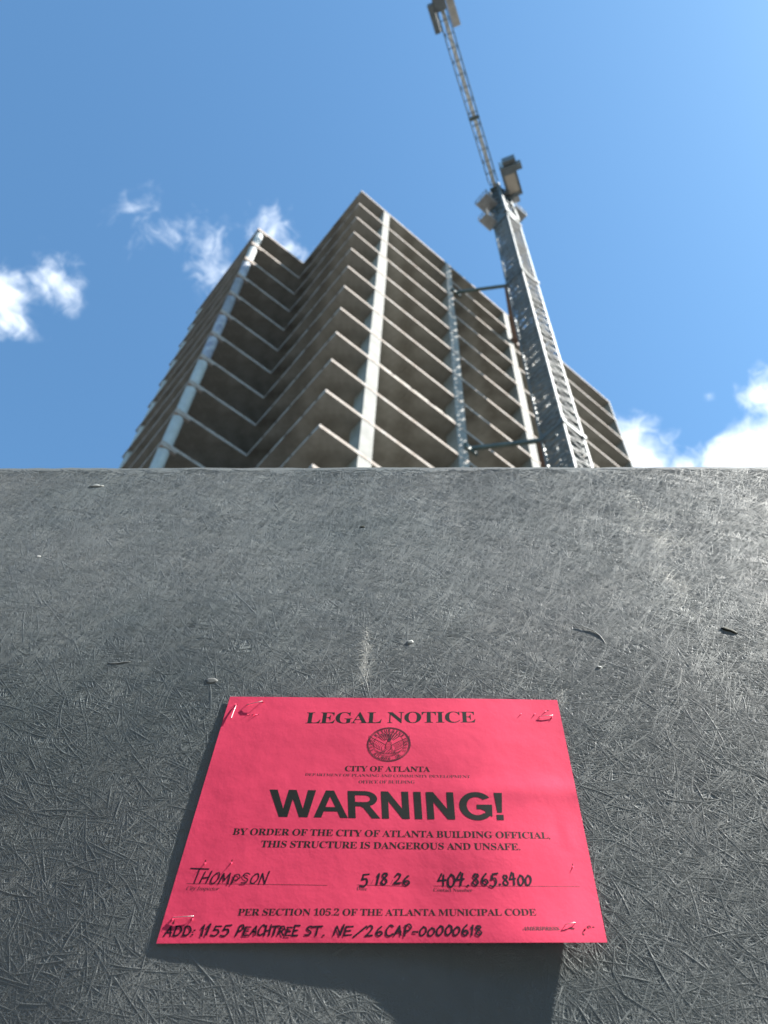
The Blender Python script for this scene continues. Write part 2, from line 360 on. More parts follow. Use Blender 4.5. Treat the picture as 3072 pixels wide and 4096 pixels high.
# ---- ink: everything is laid out in page millimetres (x right, y down), cut along a grid and draped on the sheet
class Ink:
    def __init__(s): s.v = []; s.f = []; s.z = []; s.n = 0
    def add(s, vs, fs, lift):
        b = len(s.v); s.v += vs; s.z += (lift if isinstance(lift, list) else [lift] * len(vs))
        s.f += [tuple(i + b for i in f) for f in fs]
    def ribbon(s, pts, w, cap=True, close=False):
        s.n += 1
        P = [Vector((p[0], p[1])) for p in pts]; n = len(P)
        if n < 2: return
        L = []; Rr = []
        for i in range(n):
            a = P[i - 1] if (i > 0 or close) else P[i]; b = P[(i + 1) % n] if (i < n - 1 or close) else P[i]
            d = (b - a)
            if d.length < 1e-9: d = Vector((1, 0))
            d.normalize(); nn = Vector((-d.y, d.x)); ww = (w[i] if isinstance(w, (list, tuple)) else w) / 2
            L.append(P[i] + nn * ww); Rr.append(P[i] - nn * ww)
        vs = [tuple(v) for v in L] + [tuple(v) for v in Rr]
        fs = [(i, i + 1, n + i + 1, n + i) for i in range(n - 1)] + ([(n - 1, 0, n, 2 * n - 1)] if close else [])
        lf = [(.004 * (s.n % 40) + .0006 * i) / 1000 for i in range(n)] * 2
        s.add(vs, fs, lf)
        if cap and not close:
            for j, p in ((0, P[0]), (n - 1, P[-1])):
                ww = (w[j] if isinstance(w, (list, tuple)) else w) / 2; s.n += 1
                s.add([(p.x + ww * math.cos(k * math.pi / 5), p.y + ww * math.sin(k * math.pi / 5)) for k in range(10)], [tuple(range(10))], .004 * (s.n % 40) / 1000)
    def poly(s, pts):
        s.n += 1; s.add([tuple(p) for p in pts], [tuple(range(len(pts)))], .004 * (s.n % 40) / 1000)
    def build(s, name, m, cut=6.0, lift=.00004):
        bm = bmesh.new(); lay = bm.verts.layers.float.new('lift')
        vs = []
        for (x, y), zz in zip(s.v, s.z):
            v = bm.verts.new((x, y, 0)); v[lay] = zz; vs.append(v)
        for f in s.f:
            try: bm.faces.new([vs[i] for i in f])
            except ValueError: pass
        for ax, hi in ((0, PW), (1, PH)):
            k = cut
            while k < hi:
                co = [0, 0, 0]; co[ax] = k; no = [0, 0, 0]; no[ax] = 1
                bmesh.ops.bisect_plane(bm, geom=bm.verts[:] + bm.edges[:] + bm.faces[:], plane_co=co, plane_no=no, dist=1e-6)
                k += cut
        bm.verts.ensure_lookup_table()
        xy = np.array([v.co[:2] for v in bm.verts]); lf = np.array([v[lay] for v in bm.verts])
        q = paper(xy[:, 0], xy[:, 1], lift + lf)
        for v, c in zip(bm.verts, q): v.co = c
        bmesh.ops.triangulate(bm, faces=bm.faces[:])
        bmesh.ops.recalc_face_normals(bm, faces=bm.faces[:])
        for f in bm.faces:
            if f.normal.y > 0: f.normal_flip()
        me = bpy.data.meshes.new(name); bm.to_mesh(me); bm.free()
        return link(name, me, [m], notice)
def serif(s, base=0x1D400, low=0x1D41A, dig=0x1D7CE):
    o = ''
    for c in s:
        o += chr(base + ord(c) - 65) if c.isupper() else chr(low + ord(c) - 97) if c.islower() else chr(dig + ord(c) - 48) if c.isdigit() else c
    return o
def text_mesh(body, offset=0.0, res=2, spacing=1.0):
    c = bpy.data.curves.new('lettering', 'FONT'); c.body = body; c.size = 1; c.resolution_u = res; c.offset = offset; c.space_character = spacing; c.dimensions = '2D'; c.fill_mode = 'BOTH'
    o = bpy.data.objects.new('lettering', c); COL.objects.link(o); bpy.context.view_layer.update()
    m = o.to_mesh(); vs = np.array([v.co[:] for v in m.vertices]).reshape(-1, 3); fs = [tuple(p.vertices) for p in m.polygons]
    o.to_mesh_clear(); bpy.data.objects.remove(o); bpy.data.curves.remove(c)
    return vs, fs
CAPH = text_mesh(serif('H'))[0][:, 1].max()
def put_text(ink, body, x0, y0, x1, y1, cap, offset=0.0, res=2, spacing=.93):
    """text stretched between baseline points (x0,y0) and (x1,y1), capitals `cap` mm high"""
    vs, fs = text_mesh(body, offset, res, spacing); ink.n += 1
    lo, hi = vs[:, 0].min(), vs[:, 0].max(); k = (vs[:, 0] - lo) / (hi - lo)
    X = x0 + (x1 - x0) * k; Y = y0 + (y1 - y0) * k - vs[:, 1] / CAPH * cap
    ink.add([(a, b) for a, b in zip(X.tolist(), Y.tolist())], fs, .004 * (ink.n % 40) / 1000)

def line(name, *args, m='toner', **kw):
    ink = Ink(); put_text(ink, *args, **kw); return ink.build(name, M[m])
line('heading_text', serif('LEGAL NOTICE'), 69.0, 28.4, 209.0, 26.3, 11.6, res=3)
line('city_name_text', serif('CITY OF ATLANTA'), 105.9, 76.0, 171.4, 76.4, 5.0)
line('order_text', serif('BY ORDER OF THE CITY OF ATLANTA BUILDING OFFICIAL,'), 31.2, 132.4, 254.8, 135.1, 5.3)
line('order_text', serif('THIS STRUCTURE IS DANGEROUS AND UNSAFE.'), 53.0, 142.5, 233.0, 144.4, 5.3)
line('code_text', serif('PER SECTION 105.2 OF THE ATLANTA MUNICIPAL CODE'), 47.2, 193.4, 238.2, 193.5, 4.7)
line('department_text', serif('DEPARTMENT OF PLANNING AND COMMUNITY DEVELOPMENT'), 75.9, 80.7, 201.5, 82.1, 2.5, -.012, m='toner_mid')
line('department_text', serif('OFFICE OF BUILDING'), 117.4, 87.4, 159.7, 87.3, 2.9, -.012, m='toner_mid')
line('field_caption', serif('City Inspector', 0x1D468, 0x1D482), 9.3, 174.9, 31.3, 175.5, 2.9, -.008, m='toner_light')
line('field_caption', serif('Date'), 122.3, 175.3, 129.2, 175.4, 2.5, -.010, m='toner_light')
line('field_caption', serif('Contact Number'), 172.8, 176.1, 198.4, 176.4, 2.5, -.010, m='toner_light')
for a, b in (((8.4, 170.1), (102.8, 171.7)), ((122.5, 171.2), (155.1, 172.2)), ((173.1, 171.9), (269.1, 172.4))):
    ink = Ink(); ink.ribbon([a, b], .28, cap=False)
    if a[0] == 122.5:
        for x in (131.8, 144.8): ink.ribbon([(x, 170.6), (x + 1.2, 167.2)], .25, cap=False)
    ink.build('field_rule', M['toner_light'])
ink = Ink(); put_text(ink, serif('AMERIPRESS', 0x1D468, 0x1D482), 228.2, 203.8, 251.3, 203.9, 2.7, -.004)
ink.ribbon([(228.4, 203.0), (251.6, 203.1)], .22, cap=False); ink.ribbon([(229.6, 202.0), (251.2, 202.2)], .18, cap=False)
ink.build('printer_imprint', M['toner_mid'])

# the word WARNING! in heavy sans capitals
GL = {'W': [[(0, 1), (.24, 1), (.40, .30), (.575, 1), (.805, 1), (.98, .30), (1.14, 1), (1.38, 1), (1.11, 0), (.86, 0), (.69, .68), (.52, 0), (.27, 0)]],
      'N': [[(0, 0), (0, 1), (.21, 1), (.60, .36), (.60, 1), (.80, 1), (.80, 0), (.59, 0), (.20, .64), (.20, 0)]],
      'I': [[(0, 0), (0, 1), (.215, 1), (.215, 0)]],
      '!': [[(0, .0), (0, .19), (.20, .19), (.20, 0)], [(-.02, 1), (.22, 1), (.165, .27), (.035, .27)]],
      'A': [[(0, 0), (.38, 1), (.62, 1), (1.0, 0), (.775, 0), (.70, .225), (.50, .225), (.50, .385), (.645, .385), (.50, .775), (.50, .775), (.355, .385), (.50, .385), (.50, .225), (.30, .225), (.22, 0)]]}
ADV = {'W': 1.29, 'A': 1.02, 'R': .98, 'N': .95, 'I': .365, 'G': 1.05, '!': .2}
def arc(cx, cy, rx, ry, a0, a1, n=14): return [(cx + rx * math.cos(R(a0 + (a1 - a0) * i / n)), cy + ry * math.sin(R(a0 + (a1 - a0) * i / n))) for i in range(n + 1)]
wk = Ink()
def wpoly(pts, ox, K):
    wk.poly([K(ox + x, y) for x, y in pts])
tot = sum(ADV[c] for c in 'WARNING') + .20
def KW(x, y):
    k = x / tot; return (55.2 + (223.8 - 55.2) * k - (1 - k) * 4.6 * y * .9 + 0 * k, 117.4 + 2.2 * k - 23.9 * y)
ox = 0
for c in 'WARNING!':
    if c in 'WNI!':
        for pl in GL[c]: wpoly(pl, ox, KW)
    if c == 'A':
        wpoly([(0, 0), (.38, 1), (.50, 1), (.50, .775), (.355, .385), (.30, .225), (.22, 0)], ox, KW)
        wpoly([(.50, 1), (.62, 1), (1.0, 0), (.775, 0), (.70, .225), (.645, .385), (.50, .775)], ox, KW)
        wpoly([(.30, .225), (.355, .385), (.645, .385), (.70, .225)], ox, KW)
    if c == 'R':
        wpoly([(0, 0), (0, 1), (.21, 1), (.21, 0)], ox, KW)
        o_ = arc(.50, .715, .36, .285, 90, -90); i_ = arc(.50, .715, .155, .125, -90, 90)
        wpoly([(.21, 1)] + o_ + [(.21, .43)] + [(.21, .59)] + i_ + [(.21, .84)], ox, KW)
        wpoly([(.40, .43), (.62, .47), (.93, 0), (.68, 0), (.45, .37), (.36, .43)], ox, KW)
    if c == 'G':
        o_ = arc(.50, .5, .50, .52, 38, 318, 30); i_ = arc(.50, .5, .285, .335, 310, 44, 26)
        wpoly(o_ + [(.93, .11), (.95, .55), (.50, .55), (.50, .385), (.74, .385), (.74, .235)] + i_, ox, KW)
    ox += ADV[c]
wk.build('warning_text', M['toner'], cut=4.0)

# ---- the city seal: rings, circular lettering, phoenix over flames, rays
se = Ink(); SX, SY, SR = 138.7, 49.4, 17.3
def pol(r, a): return (SX + r * math.sin(R(a)), SY - r * math.cos(R(a)))
def ring(r, w, a0=0, a1=360, n=72):
    if a1 - a0 >= 360: se.ribbon([pol(r, 360 * i / n) for i in range(n)], w, close=True)
    else: se.ribbon([pol(r, a0 + (a1 - a0) * i / n) for i in range(n + 1)], w, cap=False)
ring(17.2, .42); ring(16.45, .55); ring(15.75, .22); ring(12.0, .32)
def ring_text(body, a0, a1, r, cap, inward=False):
    n = len(body)
    for i, ch in enumerate(body):
        if ch == ' ': continue
        vs, fs = text_mesh(serif(ch, 0x1D5D4, 0x1D5EE, 0x1D7CE)); vs = vs[:, :2]
        mid = (vs[:, 0].min() + vs[:, 0].max()) / 2; a = a0 + (a1 - a0) * i / (n - 1)
        x = (vs[:, 0] - mid) / CAPH * cap * .95; y = vs[:, 1] / CAPH * cap
        sa, ca = math.sin(R(a)), math.cos(R(a)); se.n += 1
        if inward: px = SX + (r - y) * sa - x * ca; py = SY - (r - y) * ca - x * sa
        else: px = SX + (r + y) * sa + x * ca; py = SY - (r + y) * ca + x * sa
        se.add(list(zip(px.tolist(), py.tolist())), fs, .004 * (se.n % 40) / 1000)
ring_text('RESURGENS', -50, 50, 12.6, 2.6)
ring_text('ATLANTA, GA.', 226, 134, 15.3, 2.4, inward=True)
ring_text('1847', 246, 284, 12.7, 2.3); ring_text('1865', 78, 116, 12.7, 2.3)
for a in range(-44, 45, 11):                                         # rays behind the head
    se.ribbon([pol(5.2, a * .9) , pol(11.7, a)], [.5, 1.1], cap=False)
for sgn in (-1, 1):                                                   # wings
    out = [(2.2, 1.0), (5.5, -1.5), (9.5, -4.0), (13.5, -6.2), (16.6, -8.6), (16.2, -5.4), (14.4, -1.2), (11.6, 2.2), (8.0, 5.0), (4.6, 6.6), (2.6, 5.0)]
    pts = [(SX + sgn * x, SY + y) for x, y in out]
    se.ribbon(pts, .38, close=True)
    for k in range(1, 10):
        f = k / 10
        a = (2.4 + 13.0 * f, .8 - 8.2 * f); b = (3.4 + 12.4 * f ** .8, 6.2 - 11.2 * f ** 1.25)
        m_ = ((a[0] + b[0]) / 2 + 1.1, (a[1] + b[1]) / 2 + .3)
        se.ribbon([(SX + sgn * a[0], SY + a[1]), (SX + sgn * m_[0], SY + m_[1]), (SX + sgn * b[0], SY + b[1])], .34, cap=False)
    se.ribbon([(SX + sgn * 2.0, SY + 6.2), (SX + sgn * 4.6, SY + 7.6), (SX + sgn * 7.6, SY + 8.0), (SX + sgn * 9.6, SY + 6.2)], .55, cap=False)
se.poly([(SX - 1.0, SY - 5.4), (SX - .2, SY - 6.6), (SX + 1.0, SY - 6.2), (SX + 1.9, SY - 5.3), (SX + .9, SY - 4.9), (SX + 1.3, SY - 3.2), (SX - .9, SY - 3.2)])
body = [(-1.0, -3.2), (1.3, -3.2), (2.2, -.6), (2.5, 2.2), (1.8, 5.0), (0, 6.4), (-1.9, 5.0), (-2.5, 2.2), (-2.0, -.6)]
se.ribbon([(SX + x, SY + y) for x, y in body], .4, close=True)
for j in range(7):
    for i in range(3):
        x = SX - 1.4 + i * 1.3 + (.5 if j % 2 else 0); y = SY - 2.4 + j * 1.15
        se.ribbon([(x - .5, y), (x, y + .5), (x + .5, y)], .26, cap=False)
for i in range(13):                                                   # flames
    x = SX - 6.2 + i * 1.03; h_ = (1.5, 2.4, 1.9, 2.8)[i % 4]
    se.ribbon([(x - .5, SY + 9.6), (x - .1, SY + 9.6 - h_ * .55), (x + .25, SY + 9.6 - h_)], [.55, .45, .1], cap=False)
ring(11.0, .3, 130, 230, 24)
se.build('city_seal', mat('seal_toner', (.085, .022, .035), .6, .3, 900)[0])

# ---- handwriting in black marker
def cr(pts, n=5):
    if len(pts) < 3: return pts
    o = []; P = [pts[0]] + list(pts) + [pts[-1]]
    for i in range(1, len(P) - 2):
        p0, p1, p2, p3 = P[i - 1], P[i], P[i + 1], P[i + 2]
        for k in range(n):
            t = k / n
            o.append(tuple(.5 * (2 * p1[j] + (p2[j] - p0[j]) * t + (2 * p0[j] - 5 * p1[j] + 4 * p2[j] - p3[j]) * t * t + (3 * p1[j] - p0[j] - 3 * p2[j] + p3[j]) * t ** 3) for j in (0, 1)))
    o.append(pts[-1]); return o
# x, y in a unit box, y up; 'c' strokes are curved, 'l' strokes straight
HG = {'T': ['l', [(-.1, 1), (1.1, 1.03)], 'l', [(.5, 1), (.42, 0)]], 'H': ['l', [(.1, 1), (0, 0)], 'l', [(.95, 1.05), (.85, 0)], 'l', [(.05, .45), (.9, .52)]],
      'O': ['c', [(.5, .95), (.1, .6), (.15, .1), (.6, .05), (.95, .5), (.75, .95), (.35, .9)]], '0': ['c', [(.55, .95), (.1, .6), (.12, .1), (.5, 0), (.92, .35), (.85, .8), (.45, .97)]],
      'M': ['l', [(0, 0), (.15, .95), (.48, .3), (.85, 1), (1, 0)]], 'P': ['l', [(.15, .95), (.05, -.1)], 'c', [(.05, .9), (.6, 1.05), (.9, .75), (.55, .45), (.1, .4)]],
      'S': ['c', [(.95, .9), (.5, 1), (.15, .8), (.4, .55), (.8, .4), (.75, .08), (.1, .02)]], 'N': ['l', [(.02, -.05), (.15, .95), (.8, 0), (.98, 1.15)]],
      'A': ['l', [(0, 0), (.55, 1), (.9, 0)], 'l', [(.15, .38), (.85, .36)]], 'D': ['l', [(.15, .95), (.1, 0)], 'c', [(.02, .92), (.6, .95), (.98, .5), (.6, .05), (.05, .02)]],
      'E': ['l', [(.12, 1), (.06, 0), (.95, .06)], 'l', [(.05, .98), (.95, 1)], 'l', [(.1, .5), (.75, .53)]], 'C': ['c', [(.95, .85), (.55, 1), (.1, .6), (.15, .12), (.6, 0), (1, .15)]],
      'R': ['l', [(.15, .98), (.08, 0)], 'c', [(.03, .93), (.6, 1.02), (.85, .75), (.55, .5), (.12, .46)], 'l', [(.4, .46), (.98, 0)]],
      '1': ['l', [(.15, .72), (.55, 1), (.48, 0)]], '5': ['l', [(.98, 1), (.3, .97), (.22, .55)], 'c', [(.2, .55), (.7, .6), (.9, .25), (.55, -.05), (.05, .02)]],
      '2': ['c', [(.1, .75), (.4, 1), (.8, .85), (.6, .45), (.05, .03)], 'l', [(.05, .03), (1, .05)]], '6': ['c', [(.7, 1), (.25, .65), (.12, .2), (.5, 0), (.92, .2), (.65, .48), (.15, .3)]],
      '8': ['c', [(.7, .92), (.3, .95), (.2, .7), (.6, .5), (.9, .22), (.55, 0), (.12, .18), (.4, .5), (.8, .75), (.7, .95)]], '4': ['l', [(.45, 1), (.02, .42), (1, .45)], 'l', [(.72, .9), (.7, -.05)]],
      '-': ['l', [(0, .42), (1, .46)]], '/': ['l', [(0, -.15), (1, 1.2)]], '.': ['l', [(.4, .02), (.6, .04)]], ':': ['l', [(.4, .1), (.55, .12)], 'l', [(.45, .62), (.6, .64)]], 'I': ['l', [(.5, 1), (.45, 0)]]}
hw = None; rnd = random.Random(4)
def pen(name):
    global hw
    if hw: hw.build(hw.name, M['marker'], cut=9.0, lift=.00005)
    hw = Ink() if name else None
    if name: hw.name = name
def write(body, x0, x1, base0, base1, h, w, widths=None, slant=.1):
    adv = {'1': .55, 'I': .4, '.': .45, ':': .5, '-': .6, ' ': .6, 'M': 1.25}
    aw = [adv.get(c, 1.0) for c in body]; tot = sum(aw); x = 0
    for c, a in zip(body, aw):
        if c in HG:
            L = HG[c]; jx, jy, jh = rnd.uniform(-.05, .05), rnd.uniform(-.07, .07), rnd.uniform(.86, 1.12); sl_ = slant + rnd.uniform(-.10, .10); wf = rnd.uniform(-.06, .06)
            for kind, pts in zip(L[0::2], L[1::2]):
                q = []
                for px, py in pts:
                    k = (x + a * (.08 + .80 * px) + jx) / tot
                    X = x0 + (x1 - x0) * k + sl_ * h * (py - .5); Y = base0 + (base1 - base0) * k - h * (py * jh + jy + wf * px)
                    q.append((X, Y))
                q = cr(q) if kind == 'c' else [tuple(q[i][j] + (q[i + 1][j] - q[i][j]) * t for j in (0, 1)) for i in range(len(q) - 1) for t in (0, .33, .67)] + [q[-1]]
                if kind == 'l':                                        # a joint in a straight stroke starts a new ribbon
                    n = len(pts) - 1
                    for i in range(n): hw.ribbon(q[i * 3:i * 3 + 4], [w * .95 * rnd.uniform(.80, 1.18) for _ in range(4)])
                else: hw.ribbon(q, [w * .95 * rnd.uniform(.88, 1.12) for _ in q])
        x += a
pen('handwritten_name')
write('T', 8.6, 21.5, 169.2, 169.4, 11.4, .95)
write('HOMPSON', 17.6, 63.0, 169.6, 171.2, 7.6, .95)
pen('handwritten_date')
write('5', 123.6, 130.2, 171.7, 171.7, 8.6, 1.35); write('18', 134.6, 143.2, 170.9, 170.9, 8.0, 1.35); write('26', 146.6, 158.0, 170.9, 171.0, 7.8, 1.3)
pen('handwritten_phone_number')
write('404', 175.4, 194.0, 171.8, 171.8, 8.6, 1.4); write('.', 195.2, 197.6, 171.6, 171.6, 6, 1.6); write('865', 198.6, 215.6, 171.5, 171.4, 8.4, 1.35); write('.', 215.6, 217.8, 171.4, 171.4, 6, 1.5); write('8400', 218.3, 238.2, 171.2, 171.2, 8.0, 1.3)
pen('handwritten_address')
write('ADD:', 3.2, 23.4, 206.9, 206.9, 6.6, 1.15); write('1155', 25.4, 45.2, 206.9, 206.9, 6.8, 1.15); write('PEACHTREE', 49.0, 88.4, 207.0, 207.0, 6.5, 1.15)
write('ST.', 92.0, 105.2, 207.0, 207.0, 6.3, 1.15); write('NE', 110.4, 123.0, 207.1, 207.1, 6.3, 1.15); write('/', 122.8, 130.6, 207.3, 207.3, 6.0, 1.15); write('26', 130.2, 141.4, 207.1, 207.1, 6.3, 1.15)
write('CAP', 142.4, 159.6, 207.2, 207.2, 6.6, 1.2); write('-', 159.8, 163.2, 207.0, 207.0, 5.6, 1.2); write('00000618', 163.6, 203.6, 207.0, 207.0, 6.3, 1.2)
pen(None)

# ---- torn flaps and pin holes in the sheet
M['hole'] = mat('pin_hole_dark', (.10, .006, .02), .9, .2, 200)[0]
def flap(x, y, ang, ln, wd, hgt):
    ca, sa = math.cos(R(ang)), math.sin(R(ang)); vs = []
    for i in range(5):
        f = i / 4
        for sgn in (-1, 1):
            ww = wd / 2 * (1 - f * .75) * sgn
            X = x + ca * ln * f * (1 - .25 * f) - sa * ww; Y = y + sa * ln * f * (1 - .25 * f) + ca * ww
            p_ = paper(X, Y, .00002 + hgt / 1000 * f ** 1.5); vs.append(p_)
    fl = MB(); c = Vector(vs[0]); fl.add([Vector(v) - c for v in vs], [(2 * i, 2 * i + 1, 2 * i + 3, 2 * i + 2) for i in range(4)], 0, True)
    fl.build('torn_flap', M['paper'], notice, c)
def hole(x, y, rx, ry, ang=0):
    ca, sa = math.cos(R(ang)), math.sin(R(ang))
    ho = Ink(); ho.poly([(x + ca * rx * c_ * k - sa * ry * s_ * k, y + sa * rx * c_ * k + ca * ry * s_ * k) for c_, s_, k in ((math.cos(a * math.pi / 6), math.sin(a * math.pi / 6), rnd.uniform(.6, 1.2)) for a in range(12))]); ho.build('pin_hole', M['hole'], cut=20, lift=.00003)
for x, y, a in ((17.2, 154.2, 250), (35.4, 154.0, 260), (266.8, 156.6, 255)): hole(x, y - .9, .45, 1.1); flap(x, y, a + 180, 2.0, 1.5, 1.1)
for x, y, a, l in ((20.4, 19.6, 200, 2.2), (23.6, 19.6, 10, 1.4), (27.8, 19.4, 170, 2.6), (247.8, 15.9, 140, 2.0), (258.8, 15.6, 110, 1.6), (269.0, 12.6, 160, 2.6), (6.9, 8.6, 70, 2.4), (7.6, 8.4, 190, 2.2), (17.0, 8.6, 30, 1.8), (29.2, 6.0, 10, 1.8), (262.0, 19.6, 60, 1.8), (273.0, 18.6, 120, 2.2), (6.2, 195.0, 100, 2.2), (18.8, 194.8, 80, 2.4), (269.6, 201.6, 20, 2.6), (267.0, 203.4, 300, 1.6)):
    hole(x, y + .3, l * .4, .5, a); flap(x, y, a, l, 1.3, 1.0)
hole(258.8, 202.6, 2.4, .7, 5); hole(265.6, 206.6, .8, .8); hole(269.8, 201.4, 1.8, .9, 160); hole(272.6, 201.6, 1.0, .5)
hole(7.2, 197.6, .7, 1.6, 8); hole(269.5, 12.2, 1.6, .4, 12)

# ------------------------------------------------------------------ staples (things that hold the sheet)
def staple(label, a, b, ha, hb, leg=(2.5, 2.5), r=.00028):
    base = notice.matrix_basis
    def P(q, h): return Vector(paper(q[0], q[1], h / 1000).tolist())
    a = Vector((*a, 0)); b = Vector((*b, 0)); d = (b - a).normalized()
    pa, pb = P(a, ha), P(b, hb); m = MB()
    ia = P(a, -1.2) if leg[0] else None; ib = P(b, -1.2) if leg[1] else None
    pts = ([ia] if ia is not None else []) + [pa] + [pa.lerp(pb, .5) + Vector((0, -.0002, 0))] + [pb] + ([ib] if ib is not None else [])
    c = pa.lerp(pb, .5)
    m.tube([q - c for q in pts], r * .75, 6)
    o = m.build('staple', M['wire']); o.location = notice.location + Matrix.Rotation(BOARD_RZ, 3, 'Z') @ c; o.rotation_euler = (0, 0, BOARD_RZ)
    return tag(o, label, 'staple', 'staples holding the pink notice')
staple('wire staple hanging nearly upright by one end at the upper left corner of the notice', (7.4, 9.6), (6.4, 23.4), .6, 1.3, (1, 0), .0004)
staple('tilted wire staple standing proud beside the hanging one at the top of the notice', (16.6, 8.8), (28.9, 4.9), 1.0, 2.0, (1, 1), .00032)
staple('thin wire staple among small tears at the upper right corner of the notice', (262.0, 19.0), (273.3, 17.4), .9, 1.0, (1, 1), .00030)
staple('wire staple above the handwritten ADD at the lower left corner of the notice', (6.0, 194.4), (19.0, 193.6), .8, .9, (1, 1), .00034)
staple('short bent wire staple at the lower right corner of the notice', (255.8, 199.6), (262.0, 198.4), 1.3, .9, (1, 1), .00032)

# ------------------------------------------------------------------ specks and lumps stuck to the fence panel
def lump(name, label, cat, u, z, pts, h, m, ang=0):
    """a small scrap: outline in mm around (u,z), domed to height h mm"""
    ca, sa = math.cos(R(ang)), math.sin(R(ang)); q = MB(); n = len(pts); vs = []
    for f, yy in ((1, -.0001), (.92, -.0001 - h * .00028), (.55, -.0001 - h * .0004)):
        for x, y in pts:
            X, Y = (x * ca - y * sa) * f, (x * sa + y * ca) * f; vs.append((X / 1000, yy * rnd.uniform(.8, 1.1), Y / 1000))
    fs = [(k * n + i, k * n + (i + 1) % n, (k + 1) * n + (i + 1) % n, (k + 1) * n + i) for k in (0, 1) for i in range(n)] + [tuple(range(2 * n, 3 * n))]
    q.add(vs, fs, 0, True); o = q.build(name, m); o.location = on_board(u, z); o.rotation_euler = (0, 0, BOARD_RZ)
    return tag(o, label, cat)
def oval(a, b, n=12): return [(a * math.cos(2 * math.pi * i / n) * rnd.uniform(.85, 1.1), b * math.sin(2 * math.pi * i / n) * rnd.uniform(.85, 1.1)) for i in range(n)]
lump('paint_lump', 'smooth oval grey lump under the coating, up and left of the notice', 'lump', -.1801, .5059, oval(5.6, 3.6), 1.6, M['blob'])
lump('paint_chip', 'pale broken chip stuck on the fence above the word NOTICE', 'chip', -.006, .5558, oval(3.4, 2.4), 2.6, M['chip'], 30)
lump('leaf_scrap', 'dark curled scrap stuck on the fence near the right edge of the view', 'scrap', .2891, .5758, [(-7, 3), (-3, 4), (0, 1.5), (4, -1), (7, -5), (3, -4.4), (1, -2), (-2, -1.4), (-5, 0)], 3.0, M['bark'], 0)
lump('paint_fleck', 'small white fleck on the fence up and right of the notice', 'fleck', .161, .5257, oval(2.2, 1.3), 2.0, M['chip'])
lump('paint_fleck', 'tiny white fleck high on the left side of the fence', 'fleck', -.4038, .6885, oval(2.6, 1.5, 8), .8, mat('white_fleck', (.8, .8, .78), .6, .1, 200)[0])
lump('seed', 'small dark seed on the upper middle of the fence', 'seed', -.0601, .7492, oval(3.0, 1.6), 1.5, M['bark'], 5)
lump('leaf_scrap', 'pale and dark scrap caught on the top edge of the fence', 'scrap', -.3905, .8395, [(-9, -1), (-5, 1.6), (-1, 3.2), (3, 2.8), (5, .6), (10, .4), (4, -1.2), (-3, -1.4)], 3.0, M['chip'])
lump('paint_lump', 'slim raised sliver under the coating at the left of the fence', 'lump', -.2696, .5273, [(-10, -1), (-4, .2), (3, .8), (11, 2), (10, 1.2), (3, -.6), (-4, -1.6)], 1.4, M['blob'])
m = MB(); zs = [(0.1500, .5815), (.157, .5770), (.1635, .5735), (.1690, .5660), (.1715, .5590), (.1730, .5540)]
o0 = Vector((.162, 0, .568)); m.tube([Vector((a - o0.x, -.0005, b - o0.z)) for i, (a, b) in enumerate(zs)], [.0002, .0003, .0004, .00045, .0004, .0002], 7)
o = m.build('loose_strand', M['chip']); o.location = on_board(o0.x, o0.z); o.rotation_euler = (0, 0, BOARD_RZ)
tag(o, 'thick loose glass strand curling off the fence above the upper right of the notice', 'strand')

# ------------------------------------------------------------------ concrete building (frame: x along the front, y into depth)
BAZ = R(52.72); BRZ = math.pi / 2 - BAZ
ROOF = EYE + 67.556; ST = 3.2; TH = .22
bld = empty('concrete_building', (0, 0, 0), BRZ)
tag(bld, 'unfinished concrete high-rise of bare floor slabs and columns with no walls', 'building')
PLAN = [(9.35, 17.30), (37.90, 17.30), (37.90, 36.0), (4.90, 34.25), (4.90, 24.84), (9.35, 24.84)]
def slab_mesh(ragged):
    m = MB(); n = len(PLAN); rg = random.Random(ragged)
    top = [(x, y, 0) for x, y in PLAN]; bot = [(x, y, -TH) for x, y in PLAN]
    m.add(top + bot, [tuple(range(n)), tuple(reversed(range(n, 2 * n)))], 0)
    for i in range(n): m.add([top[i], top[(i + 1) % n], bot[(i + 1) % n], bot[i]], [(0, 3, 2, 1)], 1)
    # thickened lip at the wing corner, tendon pockets along the inner return
    m.box(4.91, 5.80, 24.845, 25.05, -.40, -TH - .002, 1)
    y = 17.9
    while y < 24.5:
        m.box(9.335, 9.345, y, y + .16, -TH + .05, -.06, 2); y += rg.uniform(1.1, 1.5)
    for x in (14.5, 16.9, 21.0, 23.2, 28.0, 34.0): m.box(x, x + .05, 17.36, 22, -TH - .02, -TH - .001, 0)
    return m.mesh('floor_slab')
sm_ = [slab_mesh(k) for k in range(3)]
for q in sm_:
    for a in ('slab', 'edge', 'pocket'): q.materials.append(M[a])
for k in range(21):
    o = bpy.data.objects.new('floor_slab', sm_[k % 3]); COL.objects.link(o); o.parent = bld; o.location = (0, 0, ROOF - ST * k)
CX = (11.95, 18.42, 24.88, 31.35)
for x in CX:                                                          # facade columns, narrower in the top three storeys
    m = MB()
    m.box(x - .28, x + .28, 17.325, 18.15, ROOF - 3 * ST - .1, ROOF - TH - .003)
    m.box(x - .385, x + .385, 17.322, 18.20, 0, ROOF - 3 * ST - .1)
    m.build('column', M['column'], bld)
m = MB(); m.box(37.70, 37.88, 17.318, 26, 0, ROOF - TH - .003); m.build('end_wall', M['column'], bld)
m = MB(); m.box(19, 28, 24, 30.5, 0, ROOF + 2.6); m.build('unseen_core_wall', M['core'], bld)  # unseen core, added to block light coming through the open floors
m = MB()
for x in (11.95, 18.42, 31.35):
    for y in (24.6, 31.0): m.box(x - .35, x + .35, y - .35, y + .35, 0, ROOF - TH - .003)
